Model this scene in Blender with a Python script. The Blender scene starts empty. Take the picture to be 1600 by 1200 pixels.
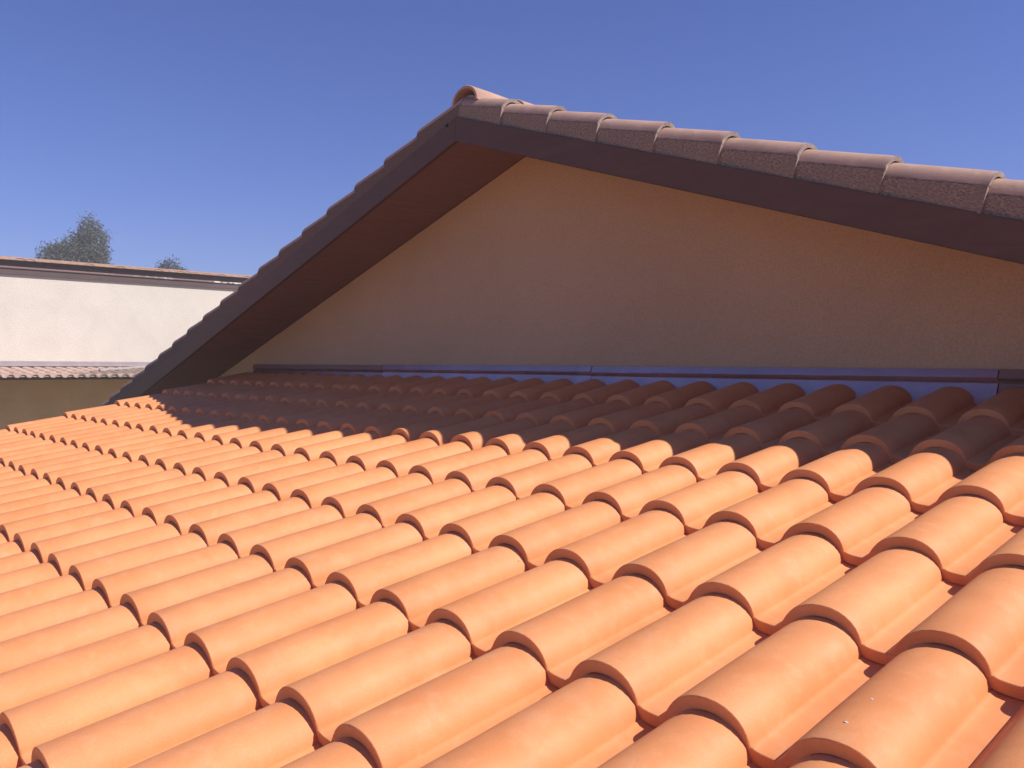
import bpy, bmesh, math, random
from mathutils import Matrix, Vector
from bpy_extras.object_utils import world_to_camera_view
R = math.radians
random.seed(7)
scene = bpy.context.scene

# ------------------------------------------------------------------ camera
cam_d = bpy.data.cameras.new('camera')
cam = bpy.data.objects.new('camera', cam_d)
scene.collection.objects.link(cam)
cam_d.sensor_width = 36.0
cam_d.lens = 1346.86 / 1600 * 36.0
cam_d.clip_start = 0.05
cam_d.clip_end = 2000
RX = Vector((0.678804646, 0.734297668, 0.005584541))
RY = Vector((0.019888416, -0.010782054, -0.999744066))
RZ = Vector((-0.734049523, 0.678741985, -0.021922926))
CAM = Vector((0.69955, -2.22597, 0.33998))
mw = Matrix((RX, -RY, -RZ)).transposed().to_4x4()
mw.translation = CAM
cam.matrix_world = mw
scene.camera = cam

# ------------------------------------------------------------------ light
SUN = Vector((0.594, 0.359, 0.720)).normalized()       # direction towards the sun
SUN_EL = math.asin(SUN.z)
SUN_AZ = math.atan2(SUN.x, SUN.y)                      # clockwise from +Y
world = bpy.data.worlds.new('World')
scene.world = world
world.use_nodes = True
nt = world.node_tree
nt.nodes.clear()
wo = nt.nodes.new('ShaderNodeOutputWorld')
bg = nt.nodes.new('ShaderNodeBackground')
sky = nt.nodes.new('ShaderNodeTexSky')
sky.sky_type = 'NISHITA'
sky.sun_disc = False
sky.sun_elevation = SUN_EL
sky.sun_rotation = SUN_AZ
sky.altitude = 200
sky.air_density = 1.0
sky.dust_density = 0.4
sky.ozone_density = 1.6
tint = nt.nodes.new('ShaderNodeMix')
tint.data_type = 'RGBA'
tint.blend_type = 'MULTIPLY'
tint.inputs['Factor'].default_value = 1.0
tint.inputs['B'].default_value = (0.71, 0.84, 1.58, 1)
nt.links.new(sky.outputs['Color'], tint.inputs['A'])
nt.links.new(tint.outputs['Result'], bg.inputs['Color'])
bg.inputs['Strength'].default_value = 0.0515
nt.links.new(bg.outputs['Background'], wo.inputs['Surface'])

sun_d = bpy.data.lights.new('sun', 'SUN')
sun_d.energy = 4.1
sun_d.angle = R(0.53)
sun_d.color = (1.0, 0.965, 0.90)
sun_o = bpy.data.objects.new('sun', sun_d)
scene.collection.objects.link(sun_o)
sun_o.rotation_euler = SUN.to_track_quat('Z', 'Y').to_euler()
sun_o.location = (20, 12, 25)

vs = scene.view_settings
vs.view_transform = 'Standard'
vs.look = 'None'
vs.gamma = 1.0
vs.use_curve_mapping = False
vs.exposure = 0.55
scene.cycles.max_bounces = 12
scene.cycles.diffuse_bounces = 8

# ------------------------------------------------------------------ helpers
COL = scene.collection


def tag(o, label=None, cat=None, group=None, kind=None):
    if label: o['label'] = label
    if cat: o['category'] = cat
    if group: o['group'] = group
    if kind: o['kind'] = kind
    return o


def empty(name, loc, label, cat, group=None):
    o = bpy.data.objects.new(name, None)
    o.empty_display_size = 0.2
    o.location = loc
    COL.objects.link(o)
    return tag(o, label, cat, group)


def mesh_from(bm, name, mat, smooth=None):
    me = bpy.data.meshes.new(name)
    bm.normal_update()
    bm.to_mesh(me)
    bm.free()
    for m in (mat if isinstance(mat, (list, tuple)) else [mat]):
        me.materials.append(m)
    if smooth is not None:
        for p in me.polygons: p.use_smooth = True
        me.set_sharp_from_angle(angle=R(smooth))
    return me


def put(name, me, parent=None, matrix=None, label=None, kind=None):
    o = bpy.data.objects.new(name, me)
    COL.objects.link(o)
    if parent is not None:
        o.parent = parent
    if matrix is not None:
        # only translated empties and untransformed meshes serve as parents
        m = matrix.copy()
        if parent is not None:
            m = parent_world(parent).inverted() @ m
        o.matrix_local = m
    if label: o['label'] = label
    if kind: o['kind'] = kind
    return o


def parent_world(o):
    m = Matrix.LocRotScale(o.location, o.rotation_euler, o.scale) if True else None
    if o.parent is not None:
        m = parent_world(o.parent) @ m
    return m


def quad_box(bm, c, bev=0.0):
    """box from 8 corners: bottom 4 (ccw) then top 4"""
    v = [bm.verts.new(p) for p in c]
    for f in ((3, 2, 1, 0), (4, 5, 6, 7), (0, 1, 5, 4), (1, 2, 6, 5), (2, 3, 7, 6), (3, 0, 4, 7)):
        bm.faces.new([v[i] for i in f])
    return v


def box(bm, x0, x1, y0, y1, z0, z1):
    return quad_box(bm, [(x0, y0, z0), (x1, y0, z0), (x1, y1, z0), (x0, y1, z0),
                         (x0, y0, z1), (x1, y0, z1), (x1, y1, z1), (x0, y1, z1)])


def extrude_profile(bm, pts, a, b, axis):
    """closed profile pts (list of 2D) swept from a to b along axis 'x','y'"""
    def P(p, t):
        return (t, p[0], p[1]) if axis == 'x' else (p[0], t, p[1])
    r0 = [bm.verts.new(P(p, a)) for p in pts]
    r1 = [bm.verts.new(P(p, b)) for p in pts]
    n = len(pts)
    for i in range(n):
        bm.faces.new([r0[i], r0[(i + 1) % n], r1[(i + 1) % n], r1[i]])
    bm.faces.new(r0[::-1])
    bm.faces.new(r1)
    bmesh.ops.recalc_face_normals(bm, faces=bm.faces)


# ------------------------------------------------------------------ materials
def new_mat(name):
    m = bpy.data.materials.new(name)
    m.use_nodes = True
    n = m.node_tree
    b = n.nodes['Principled BSDF']
    return m, n, b


def N(n, typ, **kw):
    x = n.nodes.new(typ)
    for k, v in kw.items():
        if k in x.inputs: x.inputs[k].default_value = v
        else: setattr(x, k, v)
    return x


def noise(n, vec, scale, detail=4, rough=0.55, dist=0.0):
    x = n.nodes.new('ShaderNodeTexNoise')
    x.inputs['Scale'].default_value = scale
    x.inputs['Detail'].default_value = detail
    x.inputs['Roughness'].default_value = rough
    x.inputs['Distortion'].default_value = dist
    if vec is not None: n.links.new(vec, x.inputs['Vector'])
    return x.outputs['Fac']


def ramp(n, fac, stops):
    r = n.nodes.new('ShaderNodeValToRGB')
    while len(r.color_ramp.elements) < len(stops): r.color_ramp.elements.new(0.5)
    for e, (p, c) in zip(r.color_ramp.elements, stops):
        e.position = p
        e.color = (c, c, c, 1) if not isinstance(c, tuple) else (*c, 1)
    n.links.new(fac, r.inputs['Fac'])
    return r.outputs['Color']


def mix(n, fac, a, b, blend='MIX'):
    x = n.nodes.new('ShaderNodeMix')
    x.data_type = 'RGBA'
    x.blend_type = blend
    for key, v in (('Factor', fac), ('A', a), ('B', b)):
        if isinstance(v, bpy.types.NodeSocket): n.links.new(v, x.inputs[key])
        elif key == 'Factor': x.inputs[key].default_value = v
        else: x.inputs[key].default_value = (*v, 1)
    return x.outputs['Result']


def bump(n, b, h, strength, dist):
    x = n.nodes.new('ShaderNodeBump')
    x.inputs['Strength'].default_value = strength
    x.inputs['Distance'].default_value = dist
    n.links.new(h, x.inputs['Height'])
    n.links.new(x.outputs['Normal'], b.inputs['Normal'])


def tile_mat(name, base, dark, light, speck, rough=0.7, bump_s=0.25, speck_amt=0.12, grain=420):
    m, n, b = new_mat(name)
    tc = n.nodes.new('ShaderNodeTexCoord')
    oi = n.nodes.new('ShaderNodeObjectInfo')
    off = n.nodes.new('ShaderNodeVectorMath'); off.operation = 'MULTIPLY_ADD'
    comb = n.nodes.new('ShaderNodeCombineXYZ')
    mul = n.nodes.new('ShaderNodeMath'); mul.operation = 'MULTIPLY'; mul.inputs[1].default_value = 37.0
    n.links.new(oi.outputs['Random'], mul.inputs[0])
    for i in range(3): n.links.new(mul.outputs[0], comb.inputs[i])
    n.links.new(tc.outputs['Object'], off.inputs[0])
    off.inputs[1].default_value = (1, 1, 1)
    n.links.new(comb.outputs[0], off.inputs[2])
    v = off.outputs[0]
    big = noise(n, v, 5.0, 3, 0.55, 0.6)
    mid = noise(n, v, 26.0, 4, 0.6)
    fine = noise(n, v, grain, 3, 0.6)
    c = mix(n, ramp(n, big, [(0.36, 0.0), (0.66, 1.0)]), dark, base)
    c = mix(n, ramp(n, mid, [(0.5, 0.0), (0.78, 0.55)]), c, light)
    c = mix(n, ramp(n, fine, [(0.42, 0.35), (0.58, 0.0)]), c, tuple(x * 0.72 for x in base))
    sp = noise(n, v, 95.0, 2, 0.5)
    c = mix(n, ramp(n, sp, [(0.68, 0.0), (0.74, speck_amt)]), c, speck)
    po = noise(n, v, 310.0, 2, 0.5)
    c = mix(n, ramp(n, po, [(0.70, 0.0), (0.76, 0.5)]), c, tuple(x * 0.45 for x in base))
    du = noise(n, v, 14.0, 5, 0.65, 0.2)
    c = mix(n, ramp(n, du, [(0.55, 0.0), (0.74, 0.22)]), c, speck)
    # each tile came out of the kiln a little different
    hsv = n.nodes.new('ShaderNodeHueSaturation')
    mr = n.nodes.new('ShaderNodeMapRange')
    mr.inputs['To Min'].default_value = 0.95
    mr.inputs['To Max'].default_value = 1.03
    n.links.new(oi.outputs['Random'], mr.inputs['Value'])
    n.links.new(mr.outputs[0], hsv.inputs['Value'])
    n.links.new(c, hsv.inputs['Color'])
    n.links.new(hsv.outputs['Color'], b.inputs['Base Color'])
    b.inputs['Roughness'].default_value = rough
    b.inputs['Specular IOR Level'].default_value = 0.35
    h = mix(n, 0.35, fine, mid)
    bump(n, b, h, bump_s, 0.004)
    return m


M_TILE = tile_mat('new_terracotta', (0.80, 0.315, 0.122), (0.72, 0.26, 0.092), (0.83, 0.37, 0.17),
                  (0.70, 0.44, 0.28), rough=0.62, bump_s=0.16)
M_OLD = tile_mat('weathered_pink_tile', (0.54, 0.325, 0.235), (0.43, 0.25, 0.18), (0.62, 0.41, 0.31),
                 (0.16, 0.13, 0.12), rough=0.85, bump_s=0.5, speck_amt=0.6, grain=260)
M_PALE = tile_mat('bleached_tile', (0.60, 0.43, 0.34), (0.50, 0.33, 0.26), (0.68, 0.51, 0.42),
                  (0.30, 0.22, 0.19), rough=0.9, bump_s=0.4, speck_amt=0.4, grain=60)
M_SHADEGREY = tile_mat('shade_grey_tile', (0.36, 0.26, 0.20), (0.27, 0.20, 0.15), (0.46, 0.35, 0.28),
                     (0.15, 0.13, 0.11), rough=0.9, bump_s=0.5, speck_amt=0.5, grain=260)  # shade on the right part of the porch roof, put into the tile colour


def verge_face_mat(name, ca, cb, cc):
    m, n, b = new_mat(name)
    tc = n.nodes.new('ShaderNodeTexCoord')
    v = tc.outputs['Object']
    mp = n.nodes.new('ShaderNodeMapping')
    mp.inputs['Scale'].default_value = (0.6, 1, 1.5)
    n.links.new(v, mp.inputs['Vector'])
    f = noise(n, mp.outputs[0], 130, 5, 0.75)
    g = noise(n, v, 9, 3, 0.6, 0.5)
    c = mix(n, ramp(n, f, [(0.40, 0.0), (0.60, 1.0)]), ca, cb)
    c = mix(n, ramp(n, g, [(0.4, 0.0), (0.7, 0.6)]), c, cc)
    s = noise(n, v, 60, 2, 0.5)
    c = mix(n, ramp(n, s, [(0.70, 0.0), (0.76, 0.4)]), c, tuple(x * 1.25 for x in cb))
    n.links.new(c, b.inputs['Base Color'])
    b.inputs['Roughness'].default_value = 0.95
    bump(n, b, f, 0.8, 0.006)
    return m


def simple_mat(name, c1, c2, scale=8, rough=0.7, grain=200, bs=0.2, bd=0.003, metal=0.0, stretch=(1, 1, 1), spec=0.4, speckle=0.0):
    m, n, b = new_mat(name)
    tc = n.nodes.new('ShaderNodeTexCoord')
    mp = n.nodes.new('ShaderNodeMapping')
    mp.inputs['Scale'].default_value = stretch
    n.links.new(tc.outputs['Object'], mp.inputs['Vector'])
    v = mp.outputs[0]
    c = mix(n, ramp(n, noise(n, v, scale, 5, 0.6, 0.4), [(0.32, 0.0), (0.68, 1.0)]), c1, c2)
    f = noise(n, v, grain, 3, 0.6)
    if speckle: c = mix(n, ramp(n, f, [(0.35, speckle), (0.62, 0.0)]), c, tuple(x * 0.62 for x in c1))
    n.links.new(c, b.inputs['Base Color'])
    b.inputs['Roughness'].default_value = rough
    b.inputs['Metallic'].default_value = metal
    b.inputs['Specular IOR Level'].default_value = spec
    if bs: bump(n, b, f, bs, bd)
    return m


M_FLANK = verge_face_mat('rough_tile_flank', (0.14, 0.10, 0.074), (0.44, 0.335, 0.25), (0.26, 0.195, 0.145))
M_FLANKD = verge_face_mat('dark_tile_flank', (0.10, 0.062, 0.046), (0.24, 0.165, 0.125), (0.15, 0.10, 0.077))  # darker version of the rough flank, used on the left slope
M_RIM = simple_mat('mortar_rim', (0.30, 0.235, 0.20), (0.44, 0.36, 0.31), 60, 0.95, 200, 0.6, 0.005)
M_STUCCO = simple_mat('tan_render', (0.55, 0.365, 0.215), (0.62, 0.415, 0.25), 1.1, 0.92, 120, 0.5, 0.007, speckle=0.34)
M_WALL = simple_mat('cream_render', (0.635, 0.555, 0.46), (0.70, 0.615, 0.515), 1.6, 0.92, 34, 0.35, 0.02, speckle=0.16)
M_FASCIA = simple_mat('dark_brown_board', (0.090, 0.044, 0.030), (0.112, 0.056, 0.037), 5, 0.6, 160, 0.25, 0.002, stretch=(1, 6, 6))
M_SOFFIT = simple_mat('red_brown_soffit', (0.20, 0.115, 0.095), (0.25, 0.14, 0.115), 4, 0.7, 120, 0.2, 0.002, stretch=(8, 1, 8))
M_FLASH = simple_mat('coated_metal', (0.60, 0.42, 0.40), (0.74, 0.51, 0.49), 7, 0.33, 14, 0.25, 0.006, metal=0.92)
M_FLASHB = simple_mat('brown_coated_metal', (0.27, 0.15, 0.12), (0.33, 0.18, 0.145), 3, 0.6, 60, 0.08, 0.002, metal=0.1)
M_MORTAR = simple_mat('grey_mortar', (0.33, 0.28, 0.25), (0.42, 0.36, 0.32), 30, 0.95, 120, 0.6, 0.006)
M_DECK = simple_mat('roof_underlay', (0.06, 0.045, 0.04), (0.08, 0.06, 0.05), 6, 0.9, 80, 0.2)
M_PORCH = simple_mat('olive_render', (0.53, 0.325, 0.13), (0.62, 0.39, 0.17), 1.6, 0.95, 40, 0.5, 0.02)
M_NFASC = simple_mat('weathered_brown_board', (0.085, 0.052, 0.050), (0.12, 0.075, 0.068), 6, 0.75, 60, 0.3, 0.004, stretch=(1, .4, 3))
M_GROUND = simple_mat('dry_grass_earth', (0.26, 0.22, 0.14), (0.34, 0.28, 0.19), 0.4, 0.95, 12, 0.5, 0.03)
M_BARK = simple_mat('bark', (0.10, 0.075, 0.055), (0.15, 0.12, 0.09), 6, 0.9, 30, 0.6, 0.02)
M_FLECK = simple_mat('lime_fleck', (0.75, 0.68, 0.60), (0.80, 0.74, 0.66), 30, 0.9, 100, 0.2)
M_HOLE = simple_mat('black_speck', (0.008, 0.007, 0.007), (0.012, 0.01, 0.01), 30, 0.9, 100, 0.0)


def peel_mat():
    m, n, b = new_mat('peeling_ledge_paint')
    tc = n.nodes.new('ShaderNodeTexCoord')
    v = tc.outputs['Object']
    g = noise(n, v, 0.9, 2, 0.5)
    f = noise(n, v, 9, 3, 0.6)
    a = n.nodes.new('ShaderNodeMath'); a.operation = 'MULTIPLY'
    n.links.new(ramp(n, g, [(0.52, 0.0), (0.60, 1.0)]), a.inputs[0])
    n.links.new(ramp(n, f, [(0.46, 0.0), (0.56, 1.0)]), a.inputs[1])
    n.links.new(mix(n, a.outputs[0], (0.19, 0.115, 0.10), (0.62, 0.55, 0.52)), b.inputs['Base Color'])
    b.inputs['Roughness'].default_value = 0.85
    return m


M_PEEL = peel_mat()


def leaf_mat(name, a, c):
    m, n, b = new_mat(name)
    geo = n.nodes.new('ShaderNodeNewGeometry')
    col = mix(n, geo.outputs['Random Per Island'], a, c)
    n.links.new(col, b.inputs['Base Color'])
    b.inputs['Roughness'].default_value = 0.6
    tr = n.nodes.new('ShaderNodeBsdfTranslucent')
    n.links.new(col, tr.inputs['Color'])
    ms = n.nodes.new('ShaderNodeMixShader')
    ms.inputs[0].default_value = 0.25
    out = n.nodes['Material Output']
    n.links.new(b.outputs[0], ms.inputs[1])
    n.links.new(tr.outputs[0], ms.inputs[2])
    n.links.new(ms.outputs[0], out.inputs['Surface'])
    return m


M_LEAF = leaf_mat('grey_green_leaf', (0.09, 0.095, 0.07), (0.14, 0.135, 0.10))
M_LEAF2 = leaf_mat('dark_green_leaf', (0.07, 0.08, 0.055), (0.11, 0.115, 0.08))

# ------------------------------------------------------------------ dimensions
W_ = 0.215                 # cover width of a tile
L_ = 0.3715                # exposed length of a tile
A_ = R(12)                 # pitch of the lower roof
GZ = -3.2                  # ground level
YW = 1.09                  # gable wall plane
YF = 0.59                  # fascia plane
CA, SA = math.cos(A_), math.sin(A_)


def roof_pt(x, v, n=0.0):
    return Vector((x, v * CA - n * SA, v * SA + n * CA))


# ------------------------------------------------------------------ ground
bm = bmesh.new()
bmesh.ops.create_grid(bm, x_segments=40, y_segments=40, size=260)
for v in bm.verts:
    d = v.co.length
    v.co.z = GZ + (random.uniform(-.05, .05) if d > 30 else 0)
tag(put('ground', mesh_from(bm, 'ground', M_GROUND)), kind='structure')

# ------------------------------------------------------------------ tile shape
PROF = [(-.500, -.042), (-.460, -.020), (-.430, .010), (-.403, .046), (-.374, .092), (-.338, .136), (-.296, .176), (-.246, .210),
        (-.186, .238), (-.110, .258), (-.025, .265), (.060, .259), (.128, .241), (.186, .212), (.235, .173),
        (.272, .126), (.296, .078), (.308, .038), (.313, .004), (.330, .003), (.346, -.006), (.366, -.014), (.410, -.022), (.480, -.028),
        (.545, -.029), (.600, -.028)]


def offset_profile(pts, t):
    out = []
    for i, p in enumerate(pts):
        a = pts[max(0, i - 1)]
        b = pts[min(len(pts) - 1, i + 1)]
        dx, dz = b[0] - a[0], b[1] - a[1]
        l = math.hypot(dx, dz)
        nx, nz = dz / l, -dx / l          # right hand side of travel = below
        tt = t
        if i < 6: tt = t * ((0.18 + 0.16 * i) if t < .07 else (0.8 + 0.035 * i))
        out.append((p[0] + nx * tt, p[1] + nz * tt))
    return out


def tile_mesh(name, mat, seed=0, length=L_ + 0.055, simple=False, lip=.104):
    rnd = random.Random(seed)
    pts = [(x - .308, z) for x, z in PROF] if not simple else [(x - .308, z) for x, z in PROF[::2] + [PROF[-1]]]
    inner = offset_profile(pts, lip)
    inner2 = offset_profile(pts, lip + .012)
    body = offset_profile(pts, .06)
    bm = bmesh.new()
    def ring(prof, y, dz=0.0):
        return [bm.verts.new((x * W_, y, z * W_ + dz)) for x, z in prof]
    shr = offset_profile(pts, .010)
    o_rings = [ring(shr, 0.0), ring(offset_profile(pts, .003), 0.0012), ring(pts, 0.004)]
    nseg = 1 if simple else 4
    for k in range(1, nseg + 1):
        t = k / nseg
        sag = (rnd.uniform(-1, 1) * 0.0006) if 0 < k < nseg else 0
        o_rings.append(ring(pts, 0.004 + (length - 0.004) * t, sag))
    i0 = ring(inner, 0.0005)
    i1 = ring(inner2, 0.009) if not simple else None
    i2 = ring(body, length)
    def strip(a, b):
        for i in range(len(a) - 1):
            bm.faces.new([a[i], a[i + 1], b[i + 1], b[i]])
    for a, b in zip(o_rings[:-1], o_rings[1:]): strip(a, b)
    strip(i0, o_rings[0])
    if simple:
        strip(i2, i0)
    else:
        strip(i1, i0); strip(i2, i1)
    strip(o_rings[-1], i2)
    # side caps
    allr_o = o_rings
    for side in (0, -1):
        loop = [r[side] for r in allr_o] + [i2[side]] + ([i1[side]] if i1 else []) + [i0[side]]
        try: bm.faces.new(loop)
        except ValueError: pass
    bmesh.ops.recalc_face_normals(bm, faces=bm.faces)
    return mesh_from(bm, name, mat, 38)


TILES = [tile_mesh('roof_tile', M_TILE, s) for s in range(3)]
TOPS = [tile_mesh('top_roof_tile', M_TILE, s + 5, length=L_ * .90) for s in range(2)]
DROP = 0.0245

# ------------------------------------------------------------------ lean-to with the new orange tiles
I0, I1, J0, J1 = -28, 9, -9, 2
lean = empty('lean_to', (-1.9, -1.2, GZ),
             'lean-to with a new bright orange barrel-tile roof, filling the foreground below the gable', 'lean-to')
x_l = (I0 - .308 - .44) * W_
x_r = (I1 + .30) * W_
v_lo, v_hi = J0 * L_ + .06, 2.93 * L_
bm = bmesh.new()
dn0, dn1 = -.058, -.15
c = []
for n in (dn1, dn0):
    for (x, v) in ((x_l + .03, v_lo), (x_r - .03, v_lo), (x_r - .03, v_hi), (x_l + .03, v_hi)):
        c.append(roof_pt(x, v, n))
quad_box(bm, c)
me = mesh_from(bm, 'roof_deck', M_DECK)
put('roof_deck', me, lean, Matrix.Identity(4))
bm = bmesh.new()
yl = roof_pt(0, v_lo + .3)[1]
zt = roof_pt(0, v_lo + .3, dn1)[2] - .03
box(bm, x_l + .25, x_r - .25, yl, yl + .25, GZ, zt)
put('front_wall', mesh_from(bm, 'front_wall', M_WALL), lean, Matrix.Identity(4))
for xs in (x_l + .251, x_r - .5):
    bm = bmesh.new()
    y1 = YW - .002
    zz0, zz1 = zt + .0, roof_pt(0, v_hi, dn1)[2] - .03
    quad_box(bm, [(xs, yl + .252, GZ), (xs + .249, yl + .252, GZ), (xs + .249, y1, GZ), (xs, y1, GZ),
                  (xs, yl + .252, zz0), (xs + .249, yl + .252, zz0), (xs + .249, y1, zz1), (xs, y1, zz1)])
    put('side_wall', mesh_from(bm, 'side_wall', M_WALL), lean, Matrix.Identity(4))

spots = []
for j in range(J0, J1 + 1):
    cj = random.uniform(-.0025, .0025)
    for i in range(I0, I1 + 1):
        rnd = random.Random(i * 131 + j * 17 + 5)
        x = i * W_ + cj + rnd.uniform(-.0020, .0020)
        v = j * L_ + rnd.uniform(-.0034, .0034)
        rot = Matrix.Rotation(A_ - math.atan(DROP * (.35 if j == J1 else 1) / L_) + rnd.uniform(-.0016, .0016), 4, 'X') @ \
            Matrix.Rotation(rnd.uniform(-.003, .003), 4, 'Z') @ Matrix.Rotation(rnd.uniform(-.004, .004), 4, 'Y')
        m = Matrix.Translation(roof_pt(x, v)) @ rot
        ps = []
        for a in (-.308 - .35, -.308, 0, .2):
            for b in (0, .5, 1):
                q = world_to_camera_view(scene, cam, m @ Vector((a * W_, b * L_, .2 * W_)))
                if q.z > 0.05: ps.append((q.x, q.y))
        area = 0
        if ps:
            xs = [min(max(p[0], 0), 1) for p in ps]
            ys = [min(max(p[1], 0), 1) for p in ps]
            area = (max(xs) - min(xs)) * (max(ys) - min(ys))
        spots.append((area, i, j, m, rnd.randrange(3)))
spots.sort(key=lambda s: -s[0])
tile_at = {}
rest = bmesh.new()
for k, (area, i, j, m, var) in enumerate(spots):
    if k < 300 and area > 0:
        tile_at[(i, j)] = put('roof_tile', TOPS[var % 2] if j == J1 else TILES[var], lean, m)
    else:
        t = bmesh.new(); t.from_mesh(TOPS[var % 2] if j == J1 else TILES[var])
        t.transform(m)
        tmp = bpy.data.meshes.new('tmp'); t.to_mesh(tmp); t.free()
        rest.from_mesh(tmp)
        bpy.data.meshes.remove(tmp)
if len(rest.verts):
    put('outer_roof_tiles', mesh_from(rest, 'outer_roof_tiles', M_TILE, 38), lean, Matrix.Identity(4), kind='stuff')


# lime flecks and a speck of grit lying on single tiles
def fleck(tile, x, v, size, mat, name):
    bm = bmesh.new()
    bmesh.ops.create_icosphere(bm, subdivisions=1, radius=size)
    for q in bm.verts:
        q.co = Vector((q.co.x * 1.6, q.co.y * .8, q.co.z * .35)) * random.uniform(.8, 1.2)
    me = mesh_from(bm, name, mat, 60)
    # height of the barrel surface at x
    u = (x / W_ + .308)
    z = PROF[0][1]
    for (a, b) in zip(PROF[:-1], PROF[1:]):
        if a[0] <= u <= b[0]:
            z = a[1] + (b[1] - a[1]) * (u - a[0]) / (b[0] - a[0])
    o = bpy.data.objects.new(name, me)
    COL.objects.link(o)
    o.parent = tile
    o.location = (x, v, z * W_ + size * .12)
    return o


for (ij, x, v, s, mt, nm) in (((1, -3), -.397 * W_, .139, .0017, M_FLECK, 'lime_fleck'), ((1, -3), -.397 * W_, .0555, .0024, M_FLECK, 'lime_fleck'),
                              ((-4, -3), -.045 * W_, .355, .0018, M_HOLE, 'grit_speck')):
    if ij in tile_at: fleck(tile_at[ij], x, v, s, mt, nm)

# ------------------------------------------------------------------ flashing between roof and gable wall
def flashing(xa, xb, mat_top, mat_low, seed):
    rnd = random.Random(seed)
    dz = rnd.uniform(-.0015, .0015)
    yb = YW - .002
    top = [(yb, .333), (yb - .010, .336), (yb - .024, .306), (yb - .022, .303), (yb, .292)]
    low = [(yb, .291), (yb - .008, .289), (yb - .012, .286), (yb - .026, .252), (yb - .048, .205), (yb - .060, .190), (yb - .060, .186), (yb - .03, .186), (yb, .186)]
    def dressed(pts, amp):
        # hand-dressed sheet: the free edge wanders a little along its length
        bm = bmesh.new()
        nseg = max(4, int((xb - xa) / .11))
        prev = None
        for k in range(nseg + 1):
            x = xa + (xb - xa) * k / nseg
            w1, w2 = rnd.uniform(-amp, amp), rnd.uniform(-amp, amp)
            ring = [bm.verts.new((x, y + (w1 * min(1, (yb - y) / .02)), z + dz + (w2 * .5 * min(1, (yb - y) / .02)))) for y, z in pts]
            if prev:
                for i in range(len(pts)):
                    j = (i + 1) % len(pts)
                    bm.faces.new([prev[i], prev[j], ring[j], ring[i]])
            else:
                bm.faces.new(ring[::-1])
            prev = ring
        bm.faces.new(prev)
        bmesh.ops.recalc_face_normals(bm, faces=bm.faces)
        return bm
    put('flashing_strip', mesh_from(dressed(top, .0016), 'flashing_strip', mat_top, 25), lean, Matrix.Identity(4))
    put('flashing_apron', mesh_from(dressed(low, .0022), 'flashing_apron', mat_low, 25), lean, Matrix.Identity(4))


flashing(-6.05, -4.162, M_FLASHB, M_FLASH, 1)
flashing(-4.158, -2.27, M_FLASH, M_FLASH, 2)
flashing(-2.266, -.362, M_FLASH, M_FLASH, 3)
flashing(-.358, 1.95, M_FLASHB, M_FLASHB, 4)

# ------------------------------------------------------------------ gable house
P_ = R(17.8)
CP, SP = math.cos(P_), math.sin(P_)
AX = -2.785                # ridge line x
ZB = 1.493                 # underside of fascia at the apex
FH = .125                  # vertical height of fascia
HALF = 5.6                 # horizontal half width incl. eaves
DEPTH = 9.0
house = empty('gable_house', (AX, 5.0, GZ),
              'house gable with shaded tan rendered wall, dark brown verge boards and weathered pink tiles', 'house')
TP = math.tan(P_)


def rake_z(x, z0):
    return z0 - abs(x - AX) * TP


# walls
bm = bmesh.new()
xl, xr = AX - HALF + .55, AX + HALF - .55
zs = ZB + .004
pts = [(xl, GZ), (xr, GZ), (xr, rake_z(xr, zs)), (AX, zs), (xl, rake_z(xl, zs))]
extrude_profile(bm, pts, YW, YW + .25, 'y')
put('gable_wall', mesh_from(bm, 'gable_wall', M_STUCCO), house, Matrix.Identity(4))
for xa in (xl, xr - .25):
    bm = bmesh.new()
    box(bm, xa, xa + .25, YW + .252, YW + DEPTH, GZ, rake_z(xl, zs) - .002)
    put('side_wall', mesh_from(bm, 'side_wall', M_STUCCO), house, Matrix.Identity(4))

for s in (-1, 1):
    xe = AX + s * HALF
    # soffit panel
    bm = bmesh.new()
    z0, z1 = ZB + .006, ZB + .022
    ya, yb = YF + .0225, YW - .002
    pa = [(AX + s * .0015, z0), (xe, rake_z(xe, z0)), (xe, rake_z(xe, z1)), (AX + s * .0015, z1)]
    extrude_profile(bm, pa if s > 0 else pa[::-1], ya, yb, 'y')
    put('soffit', mesh_from(bm, 'soffit', M_SOFFIT), house, Matrix.Identity(4))
    # fascia board
    bm = bmesh.new()
    pa = [(AX + s * .0008, ZB), (xe, rake_z(xe, ZB)), (xe, rake_z(xe, ZB + FH)), (AX + s * .0008, ZB + FH)]
    extrude_profile(bm, pa if s > 0 else pa[::-1], YF, YF + .022, 'y')
    bmesh.ops.bevel(bm, geom=[e for e in bm.edges if abs(e.verts[0].co.y - e.verts[1].co.y) < 1e-4 and abs(e.verts[0].co.x - e.verts[1].co.x) > 1],
                    offset=.0025, segments=2, affect='EDGES')
    put('fascia_board', mesh_from(bm, 'fascia_board', M_FASCIA), house, Matrix.Identity(4))
    # deck
    bm = bmesh.new()
    z0, z1 = ZB + .026, ZB + FH - .006
    pa = [(AX + s * .0015, z0), (xe, rake_z(xe, z0)), (xe, rake_z(xe, z1)), (AX + s * .0015, z1)]
    extrude_profile(bm, pa if s > 0 else pa[::-1], YF + .024, YW + DEPTH + .4, 'y')
    put('roof_deck', mesh_from(bm, 'roof_deck', M_DECK), house, Matrix.Identity(4))

# verge tiles: flat rough flank, rounded crown, running down each slope
EXV = .328
VP = [(.0, -.012), (.0, .086), (.0032, .0885), (.0022, .092), (.007, .103), (.017, .118), (.030, .130), (.047, .139), (.066, .143), (.086, .142),
      (.106, .135), (.124, .122), (.138, .104), (.147, .083), (.152, .062)]


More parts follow.
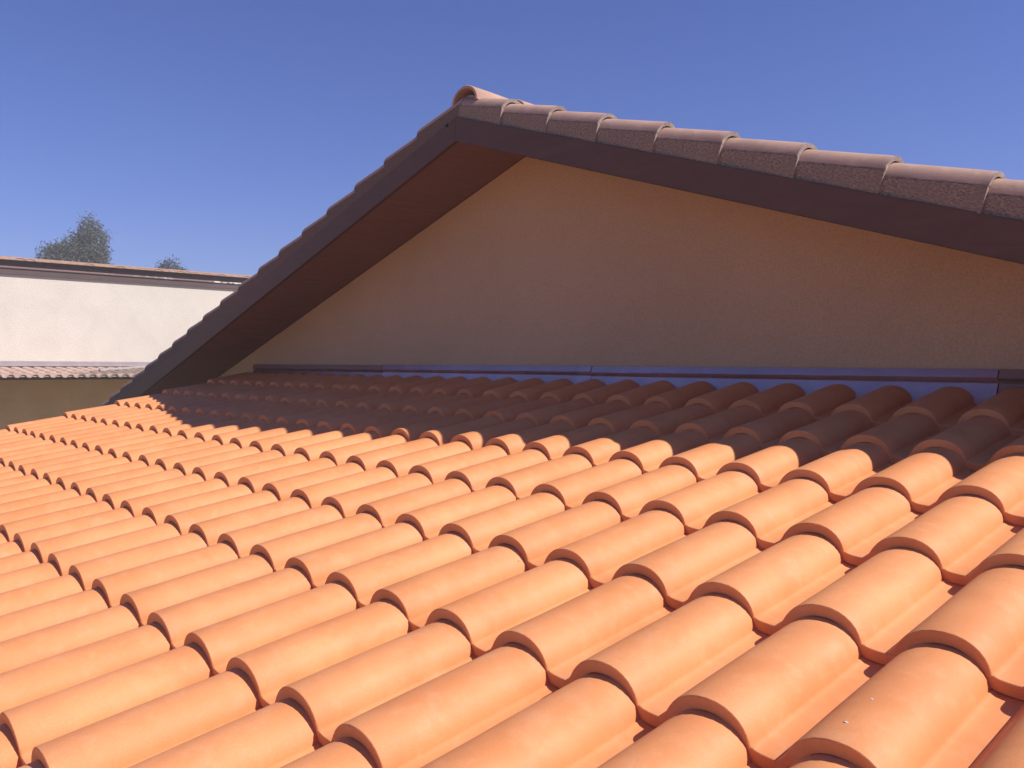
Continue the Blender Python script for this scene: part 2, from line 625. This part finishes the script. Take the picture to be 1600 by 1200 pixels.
def verge_mesh(sign, seed, length=EXV + .05):
    """local x runs down (sign=+1) or up (sign=-1) the slope from the head of the tile"""
    rnd = random.Random(seed)
    T = .016
    inner = []
    for i, p in enumerate(VP):
        a, b = VP[max(0, i - 1)], VP[min(len(VP) - 1, i + 1)]
        dx, dz = b[0] - a[0], b[1] - a[1]
        l = math.hypot(dx, dz)
        inner.append((p[0] + dz / l * T, p[1] - dx / l * T))
    bm = bmesh.new()
    lay_edge = []
    nseg = 12
    rings = []
    for k in range(nseg + 1):
        t = k / nseg
        s = t * length
        r = []
        for i, (y, n) in enumerate(VP):
            jy = rnd.uniform(-.0012, .0012) if i < 2 else (rnd.uniform(-.0005, .0005) if i > 3 else 0)
            jn = rnd.uniform(-.003, .002) if i == 0 else 0
            if k >= nseg - 1:
                jy += rnd.uniform(-.0014, .0006) if not 0 < i < 4 else 0; jn += rnd.uniform(-.0012, .0008)
            js = rnd.uniform(-.003, .003) if k == nseg else 0
            r.append(bm.verts.new((sign * (s + js), y + jy, n + jn)))
        rings.append(r)
    end_in = [bm.verts.new((sign * (length - .001), y, n)) for y, n in inner]
    head_in = [bm.verts.new((0, y, n)) for y, n in inner]
    def strip(a, b, mi):
        for i in range(len(a) - 1):
            f = bm.faces.new([a[i], a[i + 1], b[i + 1], b[i]])
            f.material_index = 1 if (mi == 0 and i < 3) else (2 if mi == 3 else 0)
    for a, b in zip(rings[:-1], rings[1:]): strip(a, b, 0)
    strip(rings[-1], end_in, 3)
    strip(end_in, head_in, 2)
    strip(head_in, rings[0], 2)
    for side in (0, -1):
        try:
            f = bm.faces.new([r[side] for r in rings] + [end_in[side], head_in[side]])
            f.material_index = 1
        except ValueError: pass
    bmesh.ops.recalc_face_normals(bm, faces=bm.faces)
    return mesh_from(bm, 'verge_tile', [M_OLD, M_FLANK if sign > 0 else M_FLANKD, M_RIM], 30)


V_R = [verge_mesh(1, s) for s in (1, 2, 3, 4)]
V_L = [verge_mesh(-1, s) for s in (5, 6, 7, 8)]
ZT = ZB + FH               # top line of the fascia at the apex
DV = .021
YV = YF + .0145
for s in (-1, 1):
    Dn = Vector((s * CP, 0, -SP))
    Nn = Vector((s * SP, 0, CP))
    ax = Dn if s > 0 else -Dn
    fr = Matrix((ax, Vector((0, 1, 0)), Nn)).transposed().to_4x4()
    k = 0
    s0 = .349 - EXV if s > 0 else .344 - EXV
    while s0 + k * EXV < HALF / CP - .1:
        rnd = random.Random(900 + k * 3 + s)
        head = s0 + k * EXV - .05
        length_fix = 0
        pos = Vector((AX, YV + rnd.uniform(-.0004, .0016), ZT)) + Dn * (head + rnd.uniform(-.004, .004)) + Nn * (-.032)
        tilt = math.atan(DV / EXV)
        rot = Matrix.Rotation(-s * 0 + (-tilt if s > 0 else tilt), 4, 'Y')
        m = Matrix.Translation(pos) @ fr @ Matrix.Rotation(-s * .030, 4, 'Z') @ rot
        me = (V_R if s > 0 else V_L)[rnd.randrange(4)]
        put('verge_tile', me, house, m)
        k += 1

# field tiles of the gable roof
OT = tile_mesh('field_tile', M_OLD, 11, length=EXV + .05)
OTS = tile_mesh('field_tile_far', M_OLD, 11, length=EXV + .05, simple=True)
far = bmesh.new()
for s in (1, -1):
    U = Vector((-s * CP, 0, SP))
    Nn = Vector((s * SP, 0, CP))
    X = U.cross(Nn)
    fr = Matrix((X, U, Nn)).transposed().to_4x4()
    for col in range(14):
        yc = YV + .150 + .43 * W_ + col * W_      # crest y of this column
        kx = yc + (.308 * W_ if s > 0 else -.308 * W_)
        rows = int((HALF / CP - .15) / EXV) + 1
        for r in range(rows):
            rnd = random.Random(col * 77 + r * 5 + s)
            sd = .335 + r * EXV + rnd.uniform(-.004, .004)
            if sd > HALF / CP: continue
            pos = Vector((AX, kx + rnd.uniform(-.002, .002), ZT)) + U * (-sd) + Nn * (.060)
            m = Matrix.Translation(pos) @ fr @ Matrix.Rotation(-math.atan(.019 / EXV), 4, 'X')
            if col < 4 and (s > 0 or col < 2):
                put('field_tile', OT, house, m)
            else:
                t = bmesh.new(); t.from_mesh(OTS); t.transform(m)
                tmp = bpy.data.meshes.new('tmp'); t.to_mesh(tmp); t.free()
                far.from_mesh(tmp); bpy.data.meshes.remove(tmp)
put('far_field_tiles', mesh_from(far, 'far_field_tiles', M_OLD, 38), house, Matrix.Identity(4), kind='stuff')


# ridge tiles
def ridge_mesh(seed):
    rnd = random.Random(seed)
    n = 16
    bm = bmesh.new()
    def ring(r, y, jit=0.0, sq=.86):
        return [bm.verts.new((math.cos(math.pi * i / n) * -(r + rnd.uniform(-jit, jit)), y, math.sin(math.pi * i / n) * (r + rnd.uniform(-jit, jit)) * sq)) for i in range(n + 1)]
    o = [ring(.101, 0, .0008), ring(.104, .004, .0006), ring(.1035, .12, .0005), ring(.100, .26, .0005), ring(.096, .40, .0005)]
    a, b = ring(.087, .0005), ring(.082, .40)
    def strip(p, q):
        for i in range(n): bm.faces.new([p[i], p[i + 1], q[i + 1], q[i]])
    for p, q in zip(o[:-1], o[1:]): strip(p, q)
    strip(a, o[0]); strip(b, a); strip(o[-1], b)
    for sd in (0, n):
        bm.faces.new([r[sd] for r in o] + [b[sd], a[sd]])
    bmesh.ops.recalc_face_normals(bm, faces=bm.faces)
    return mesh_from(bm, 'ridge_tile', M_OLD, 40)


RM = [ridge_mesh(1), ridge_mesh(2)]
for k in range(26):
    rnd = random.Random(k + 60)
    m = Matrix.Translation((AX + .035 + rnd.uniform(-.003, .003) * (k > 0), YV + .012 + k * .345, ZT + .068 + rnd.uniform(-.003, .003) * (k > 0))) @ Matrix.Rotation(R(-1.6), 4, 'X')
    put('ridge_tile', RM[k % 2], house, m)
# mortar bed under the ridge
bm = bmesh.new()
hx = .075
pts = [(AX + .035 - hx, ZT + .03), (AX + .035 + hx, ZT + .03), (AX + .035 + hx, ZT + .085), (AX + .05, ZT + .115), (AX + .01, ZT + .118), (AX + .035 - hx, ZT + .085)]
extrude_profile(bm, pts, YV + .05, YW + DEPTH, 'y')
put('mortar_bed', mesh_from(bm, 'mortar_bed', M_MORTAR), house, Matrix.Identity(4))
# dark knot hole in the left verge
bm = bmesh.new()
bmesh.ops.create_uvsphere(bm, u_segments=10, v_segments=6, radius=.0085)
for q in bm.verts: q.co.y *= .35; q.co.x *= 1.25
put('dark_speck', mesh_from(bm, 'dark_speck', M_HOLE, 60), house,
    Matrix.Translation((-2.855, YF - .003, 1.585)) @ Matrix.Rotation(R(25), 4, 'Y'))

# ------------------------------------------------------------------ neighbouring house
NX = -20.0
nb = empty('neighbour_house', (NX - 3, 2, GZ),
           'neighbouring house with sunlit cream wall, brown eaves board and low pink tiled porch roof', 'house')
Y0, Y1 = -9.0, 16.0
bm = bmesh.new()
box(bm, NX - .3, NX, Y0, Y1, GZ, 2.42)
put('wall', mesh_from(bm, 'neighbour_wall', M_WALL), nb, Matrix.Identity(4))
bm = bmesh.new()
box(bm, NX - 8, NX - .302, Y1 - .3, Y1 - .002, GZ, 1.2)
box(bm, NX - 8, NX - .302, Y0 + .002, Y0 + .3, GZ, 1.2)
put('side_wall', mesh_from(bm, 'neighbour_side_wall', M_WALL), nb, Matrix.Identity(4))
bm = bmesh.new()
box(bm, NX + .002, NX + .05, Y0 - .2, Y1 + .2, 2.205, 2.36)
put('lower_board', mesh_from(bm, 'lower_board', M_NFASC), nb, Matrix.Identity(4))
bm = bmesh.new()
extrude_profile(bm, [(NX + .051, 2.335), (NX + .075, 2.335), (NX + .075, 2.352), (NX + .051, 2.372)], Y0 - .2, Y1 + .2, 'y')
put('board_ledge', mesh_from(bm, 'board_ledge', M_PEEL), nb, Matrix.Identity(4))
bm = bmesh.new()
box(bm, NX + .002, NX + .048, Y0 - .2, Y1 + .2, 2.362, 2.50)
put('upper_board', mesh_from(bm, 'upper_board', M_NFASC), nb, Matrix.Identity(4))
# mono-pitch roof falling away behind, its edge tiles showing on top of the boards
bm = bmesh.new()
quad_box(bm, [(NX + .09, Y0 - .2, 2.44), (NX + .09, Y1 + .2, 2.44), (NX - 8.2, Y1 + .2, 1.10), (NX - 8.2, Y0 - .2, 1.10),
              (NX + .09, Y0 - .2, 2.502), (NX + .09, Y1 + .2, 2.502), (NX - 8.2, Y1 + .2, 1.16), (NX - 8.2, Y0 - .2, 1.16)][::1])
bmesh.ops.recalc_face_normals(bm, faces=bm.faces)
put('roof_deck', mesh_from(bm, 'neighbour_deck', M_DECK), nb, Matrix.Identity(4))


def half_tile(name, r, length, sq, mat, n=8):
    bm = bmesh.new()
    def ring(rr, x):
        return [bm.verts.new((x, -math.cos(math.pi * i / n) * rr, math.sin(math.pi * i / n) * rr * sq)) for i in range(n + 1)]
    a, b = ring(r, 0), ring(r * .95, -length)
    c, d = ring(r * .84, 0), ring(r * .80, -length)
    for p, q in ((a, b), (b, d), (d, c), (c, a)):
        for i in range(n): bm.faces.new([p[i], p[i + 1], q[i + 1], q[i]])
    for s in (0, n): bm.faces.new([a[s], b[s], d[s], c[s]])
    bmesh.ops.recalc_face_normals(bm, faces=bm.faces)
    return mesh_from(bm, name, mat, 40)


CT = half_tile('coping_tile', .118, .5, .34, M_OLD)
k = 0
y = Y0
while y < Y1:
    if 1.4 < y < 8.6:
        rnd = random.Random(k + 300)
        put('coping_tile', CT, nb, Matrix.Translation((NX + .16 + rnd.uniform(-.01, .01), y, 2.512 + rnd.uniform(-.004, .004))) @ Matrix.Rotation(R(-9.2), 4, 'Y'))
    y += .17
    k += 1
bm = bmesh.new()
y = Y0; 
while y < Y1:
    if not (1.4 < y < 8.6):
        t = bmesh.new(); t.from_mesh(CT); t.transform(Matrix.Translation((NX + .16, y, 2.505)) @ Matrix.Rotation(R(-9.2), 4, 'Y'))
        tmp = bpy.data.meshes.new('tmp'); t.to_mesh(tmp); t.free(); bm.from_mesh(tmp); bpy.data.meshes.remove(tmp)
    y += .17
put('outer_coping_tiles', mesh_from(bm, 'outer_coping_tiles', M_OLD, 40), nb, Matrix.Identity(4), kind='stuff')
bm = bmesh.new()
box(bm, NX - .3, NX + .150, Y0 - .1, Y1 + .1, 2.503, 2.566)
put('coping_bed', mesh_from(bm, 'coping_bed', M_OLD), nb, Matrix.Identity(4))
# raised run of cap tiles ending beside the tree
bm = bmesh.new()
extrude_profile(bm, [(NX - .9, 2.40), (NX - .5, 2.40), (NX - .6, 2.60), (NX - .72, 2.635), (NX - .84, 2.60)], Y0, 4.93, 'y')
bmesh.ops.translate(bm, verts=bm.verts, vec=(0, 0, -.03))
for q in bm.verts:
    if q.co.y > 4 and q.co.z > 2.6: q.co.y -= .55
put('ridge_cap', mesh_from(bm, 'ridge_cap', M_OLD, 50), nb, Matrix.Identity(4))
# upper flashing of the porch roof
bm = bmesh.new()
extrude_profile(bm, [(NX + .002, .235), (NX + .075, .235), (NX + .10, .262), (NX + .06, .30), (NX + .03, .362), (NX + .002, .366)], Y0, Y1, 'y')
M_NFL = simple_mat('grey_lead', (0.25, 0.20, 0.20), (0.30, 0.24, 0.24), 3, 0.8, 40, 0.1)
put('porch_flashing', mesh_from(bm, 'porch_flashing', M_NFL), nb, Matrix.Identity(4))
# porch roof
ET = Vector((NX + .03, 0, .215))
EB = Vector((NX + 1.80, 0, .065))
D_ = (EB - ET)
PL = D_.length
Dn = D_.normalized()
Nn = Vector((-Dn.z, 0, Dn.x))
bm = bmesh.new()
c = []
for n in (-.10, -.022):
    for (t, yy) in ((0, Y0), (PL - .30, Y0), (PL - .30, Y1), (0, Y1)):
        p = ET + Dn * t + Nn * n
        c.append((p.x, yy, p.z))
quad_box(bm, c)
put('porch_deck', mesh_from(bm, 'porch_deck', M_DECK), nb, Matrix.Identity(4))
NT = tile_mesh('porch_tile', M_PALE, 21, length=.48, simple=True)
NTG = tile_mesh('porch_tile_grey', M_SHADEGREY, 22, length=.48, simple=True)
U = -Dn
X = U.cross(Nn)
fr = Matrix((X, U, Nn)).transposed().to_4x4()
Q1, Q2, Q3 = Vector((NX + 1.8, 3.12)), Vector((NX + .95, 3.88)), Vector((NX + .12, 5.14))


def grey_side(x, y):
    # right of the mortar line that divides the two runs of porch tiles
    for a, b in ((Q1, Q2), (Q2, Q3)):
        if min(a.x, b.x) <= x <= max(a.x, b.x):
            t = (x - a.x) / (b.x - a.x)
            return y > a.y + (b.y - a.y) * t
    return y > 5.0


outer = bmesh.new()
ncol = int((Y1 - Y0) / W_)
for cidx in range(ncol):
    yy = Y0 + (cidx + .5) * W_
    for r in range(4):
        d = PL - r * .435
        p = ET + Dn * d
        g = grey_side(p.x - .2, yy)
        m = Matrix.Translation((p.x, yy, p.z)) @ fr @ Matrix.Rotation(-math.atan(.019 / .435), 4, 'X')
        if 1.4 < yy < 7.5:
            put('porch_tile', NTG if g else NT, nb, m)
        else:
            t = bmesh.new(); t.from_mesh(NT); t.transform(m)
            tmp = bpy.data.meshes.new('tmp'); t.to_mesh(tmp); t.free(); outer.from_mesh(tmp); bpy.data.meshes.remove(tmp)
put('outer_porch_tiles', mesh_from(outer, 'outer_porch_tiles', M_PALE, 38), nb, Matrix.Identity(4), kind='stuff')
# pale mortar bead between the two runs
bm = bmesh.new()
def on_porch(q, n):
    t = (q.x - ET.x) / Dn.x
    p = ET + Dn * t + Nn * n
    return Vector((p.x, q.y, p.z))
for a, b in ((Q2, Q3),):
    d = (b - a).normalized()
    w = Vector((-d.y, d.x)) * .028
    quad_box(bm, [on_porch(a - w, .03), on_porch(a + w, .03), on_porch(b + w, .03), on_porch(b - w, .03),
                  on_porch(a - w * .6, .07), on_porch(a + w * .6, .07), on_porch(b + w * .6, .07), on_porch(b - w * .6, .07)])
bmesh.ops.recalc_face_normals(bm, faces=bm.faces)
put('mortar_bead', mesh_from(bm, 'mortar_bead', M_MORTAR), nb, Matrix.Identity(4))
# eave filler closing the hollow tile ends
bm = bmesh.new()
box(bm, EB.x - .07, EB.x - .025, Y0, Y1, EB.z - .012, EB.z + .050)
put('eave_filler', mesh_from(bm, 'eave_filler', M_PALE), nb, Matrix.Identity(4))
# shaded porch wall
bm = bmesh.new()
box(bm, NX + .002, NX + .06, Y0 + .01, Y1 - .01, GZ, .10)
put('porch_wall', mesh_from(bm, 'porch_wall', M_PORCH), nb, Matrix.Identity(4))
for yp in (-6.0, -1.6, 9.4, 13.6):
    bm = bmesh.new()
    box(bm, NX + 1.5, NX + 1.66, yp, yp + .16, GZ, -.03)
    bmesh.ops.bevel(bm, geom=list(bm.edges), offset=.01, segments=1, affect='EDGES')
    put('porch_post', mesh_from(bm, 'porch_post', M_NFASC), nb, Matrix.Identity(4))
bm = bmesh.new()
box(bm, NX + .062, NX + 2.1, Y0, Y1, GZ + .0, GZ + .12)
put('porch_floor', mesh_from(bm, 'porch_floor', M_MORTAR), nb, Matrix.Identity(4))

# ------------------------------------------------------------------ trees behind the neighbour
def tube(bm, pts, rads, n=7):
    prev = None
    for k, (p, r) in enumerate(zip(pts, rads)):
        p = Vector(p)
        d = (Vector(pts[min(k + 1, len(pts) - 1)]) - Vector(pts[max(k - 1, 0)])).normalized()
        a = d.orthogonal().normalized(); b = d.cross(a)
        ring = [bm.verts.new(p + (a * math.cos(2 * math.pi * i / n) + b * math.sin(2 * math.pi * i / n)) * r) for i in range(n)]
        if prev:
            for i in range(n): bm.faces.new([prev[i], prev[(i + 1) % n], ring[(i + 1) % n], ring[i]])
        prev = ring
    bm.faces.new(prev)


def tree(name, base, lobes, nclump, leaf, mat, label, seed, droop=.5):
    rnd = random.Random(seed)
    root = empty(name, base, label, 'tree')
    B = Vector(base)
    top = max(lobes, key=lambda l: l[0][2])
    bm = bmesh.new()
    tc = Vector(top[0])
    trunk = [B, B + Vector((.1, .05, 2.0)), B + (tc - B) * .6, tc + Vector((0, 0, top[1][2] * .5))]
    tube(bm, trunk, [.26, .2, .13, .03])
    put('trunk', mesh_from(bm, 'trunk', M_BARK, 60), root, Matrix.Identity(4))
    bm = bmesh.new()
    for c, r in lobes:
        c = Vector(c)
        for k in range(4):
            e = c + Vector((rnd.uniform(-1, 1) * r[0], rnd.uniform(-1, 1) * r[1], rnd.uniform(-.2, 1) * r[2])) * .75
            st = B + (tc - B) * rnd.uniform(.4, .6)
            tube(bm, [st, (st + e) / 2 + Vector((0, 0, .25)), e], [.07, .045, .012], 5)
    put('limbs', mesh_from(bm, 'limbs', M_BARK, 60), root, Matrix.Identity(4))
    bm = bmesh.new()
    tot = sum(r[0] * r[1] * r[2] for c, r in lobes)
    for c, r in lobes:
        c = Vector(c)
        cnt = int(nclump * r[0] * r[1] * r[2] / tot)
        for k in range(cnt):
            while True:
                u = Vector((rnd.uniform(-1, 1), rnd.uniform(-1, 1), rnd.uniform(-1, 1)))
                if .25 < u.length < 1: break
            u = u.normalized() * (u.length ** .6) * (1 + rnd.uniform(-.12, .10))
            p = c + Vector((u.x * r[0], u.y * r[1], u.z * r[2]))
            n_l = rnd.randrange(9, 18)
            hang = rnd.random() < droop
            for q in range(n_l):
                if hang: o = Vector((rnd.gauss(0, .05), rnd.gauss(0, .05), -rnd.random() * .55))
                else: o = Vector((rnd.gauss(0, .15), rnd.gauss(0, .15), rnd.gauss(0, .12)))
                cc = p + o
                d = Vector((rnd.uniform(-1, 1), rnd.uniform(-1, 1), rnd.uniform(-1.6, .3))).normalized()
                e = d.orthogonal().normalized()
                e.rotate(Matrix.Rotation(rnd.uniform(0, 6.28), 3, d))
                ll, ww = leaf * rnd.uniform(.7, 1.3), leaf * rnd.uniform(.25, .4)
                vs_ = [bm.verts.new(x) for x in (cc, cc + d * ll * .5 + e * ww, cc + d * ll, cc + d * ll * .5 - e * ww)]
                bm.faces.new(vs_)
    put('crown', mesh_from(bm, 'crown', mat), root, Matrix.Identity(4))
    return root


# crown axis across the picture at that distance
AC = Vector((.28, .96, 0))
def tp(base, along, z): return (base[0] + AC.x * along, base[1] + AC.y * along, z)
tb = (-47.3, 11.5, GZ)
tree('leafy_tree', tb,
     [(tp(tb, .72, 6.25), (.80, .80, 1.72)), (tp(tb, .62, 4.7), (.95, 1.0, 1.9)), (tp(tb, -.75, 5.55), (.92, .9, 1.0)),
      (tp(tb, -.95, 4.6), (1.0, .9, 1.05)), (tp(tb, -.05, 5.85), (.85, .8, 1.1)), (tp(tb, .0, 4.9), (1.3, 1.0, 1.0)), (tp(tb, -1.6, 4.95), (.35, .3, .4))],
     4400, .10, M_LEAF, 'tall grey-green leafy tree rising behind the cream wall of the neighbouring house', 3)
sb = (-45.9, 15.9, GZ)
tree('small_tree', sb,
     [(tp(sb, -.15, 5.0), (.62, .55, .95)), (tp(sb, .45, 4.75), (.5, .45, .75)), (tp(sb, -.05, 3.9), (.9, .8, .9))],
     600, .11, M_LEAF2, 'small dark treetop just showing above the eaves of the neighbouring house', 9, droop=.1)

# ------------------------------------------------------------------ hazy summer air
hz = bpy.data.materials.new('thin_haze')
hz.use_nodes = True
hn = hz.node_tree
hn.nodes.clear()
ho = hn.nodes.new('ShaderNodeOutputMaterial')
hv = hn.nodes.new('ShaderNodeVolumePrincipled')
hv.inputs['Color'].default_value = (0.97, 0.93, 0.90, 1)
hv.inputs['Density'].default_value = 0.0036
hn.links.new(hv.outputs['Volume'], ho.inputs['Volume'])
bm = bmesh.new()
box(bm, -300, 300, -300, 300, GZ - 1.2, 9.2)
tag(put('haze', mesh_from(bm, 'haze', hz)), kind='stuff')
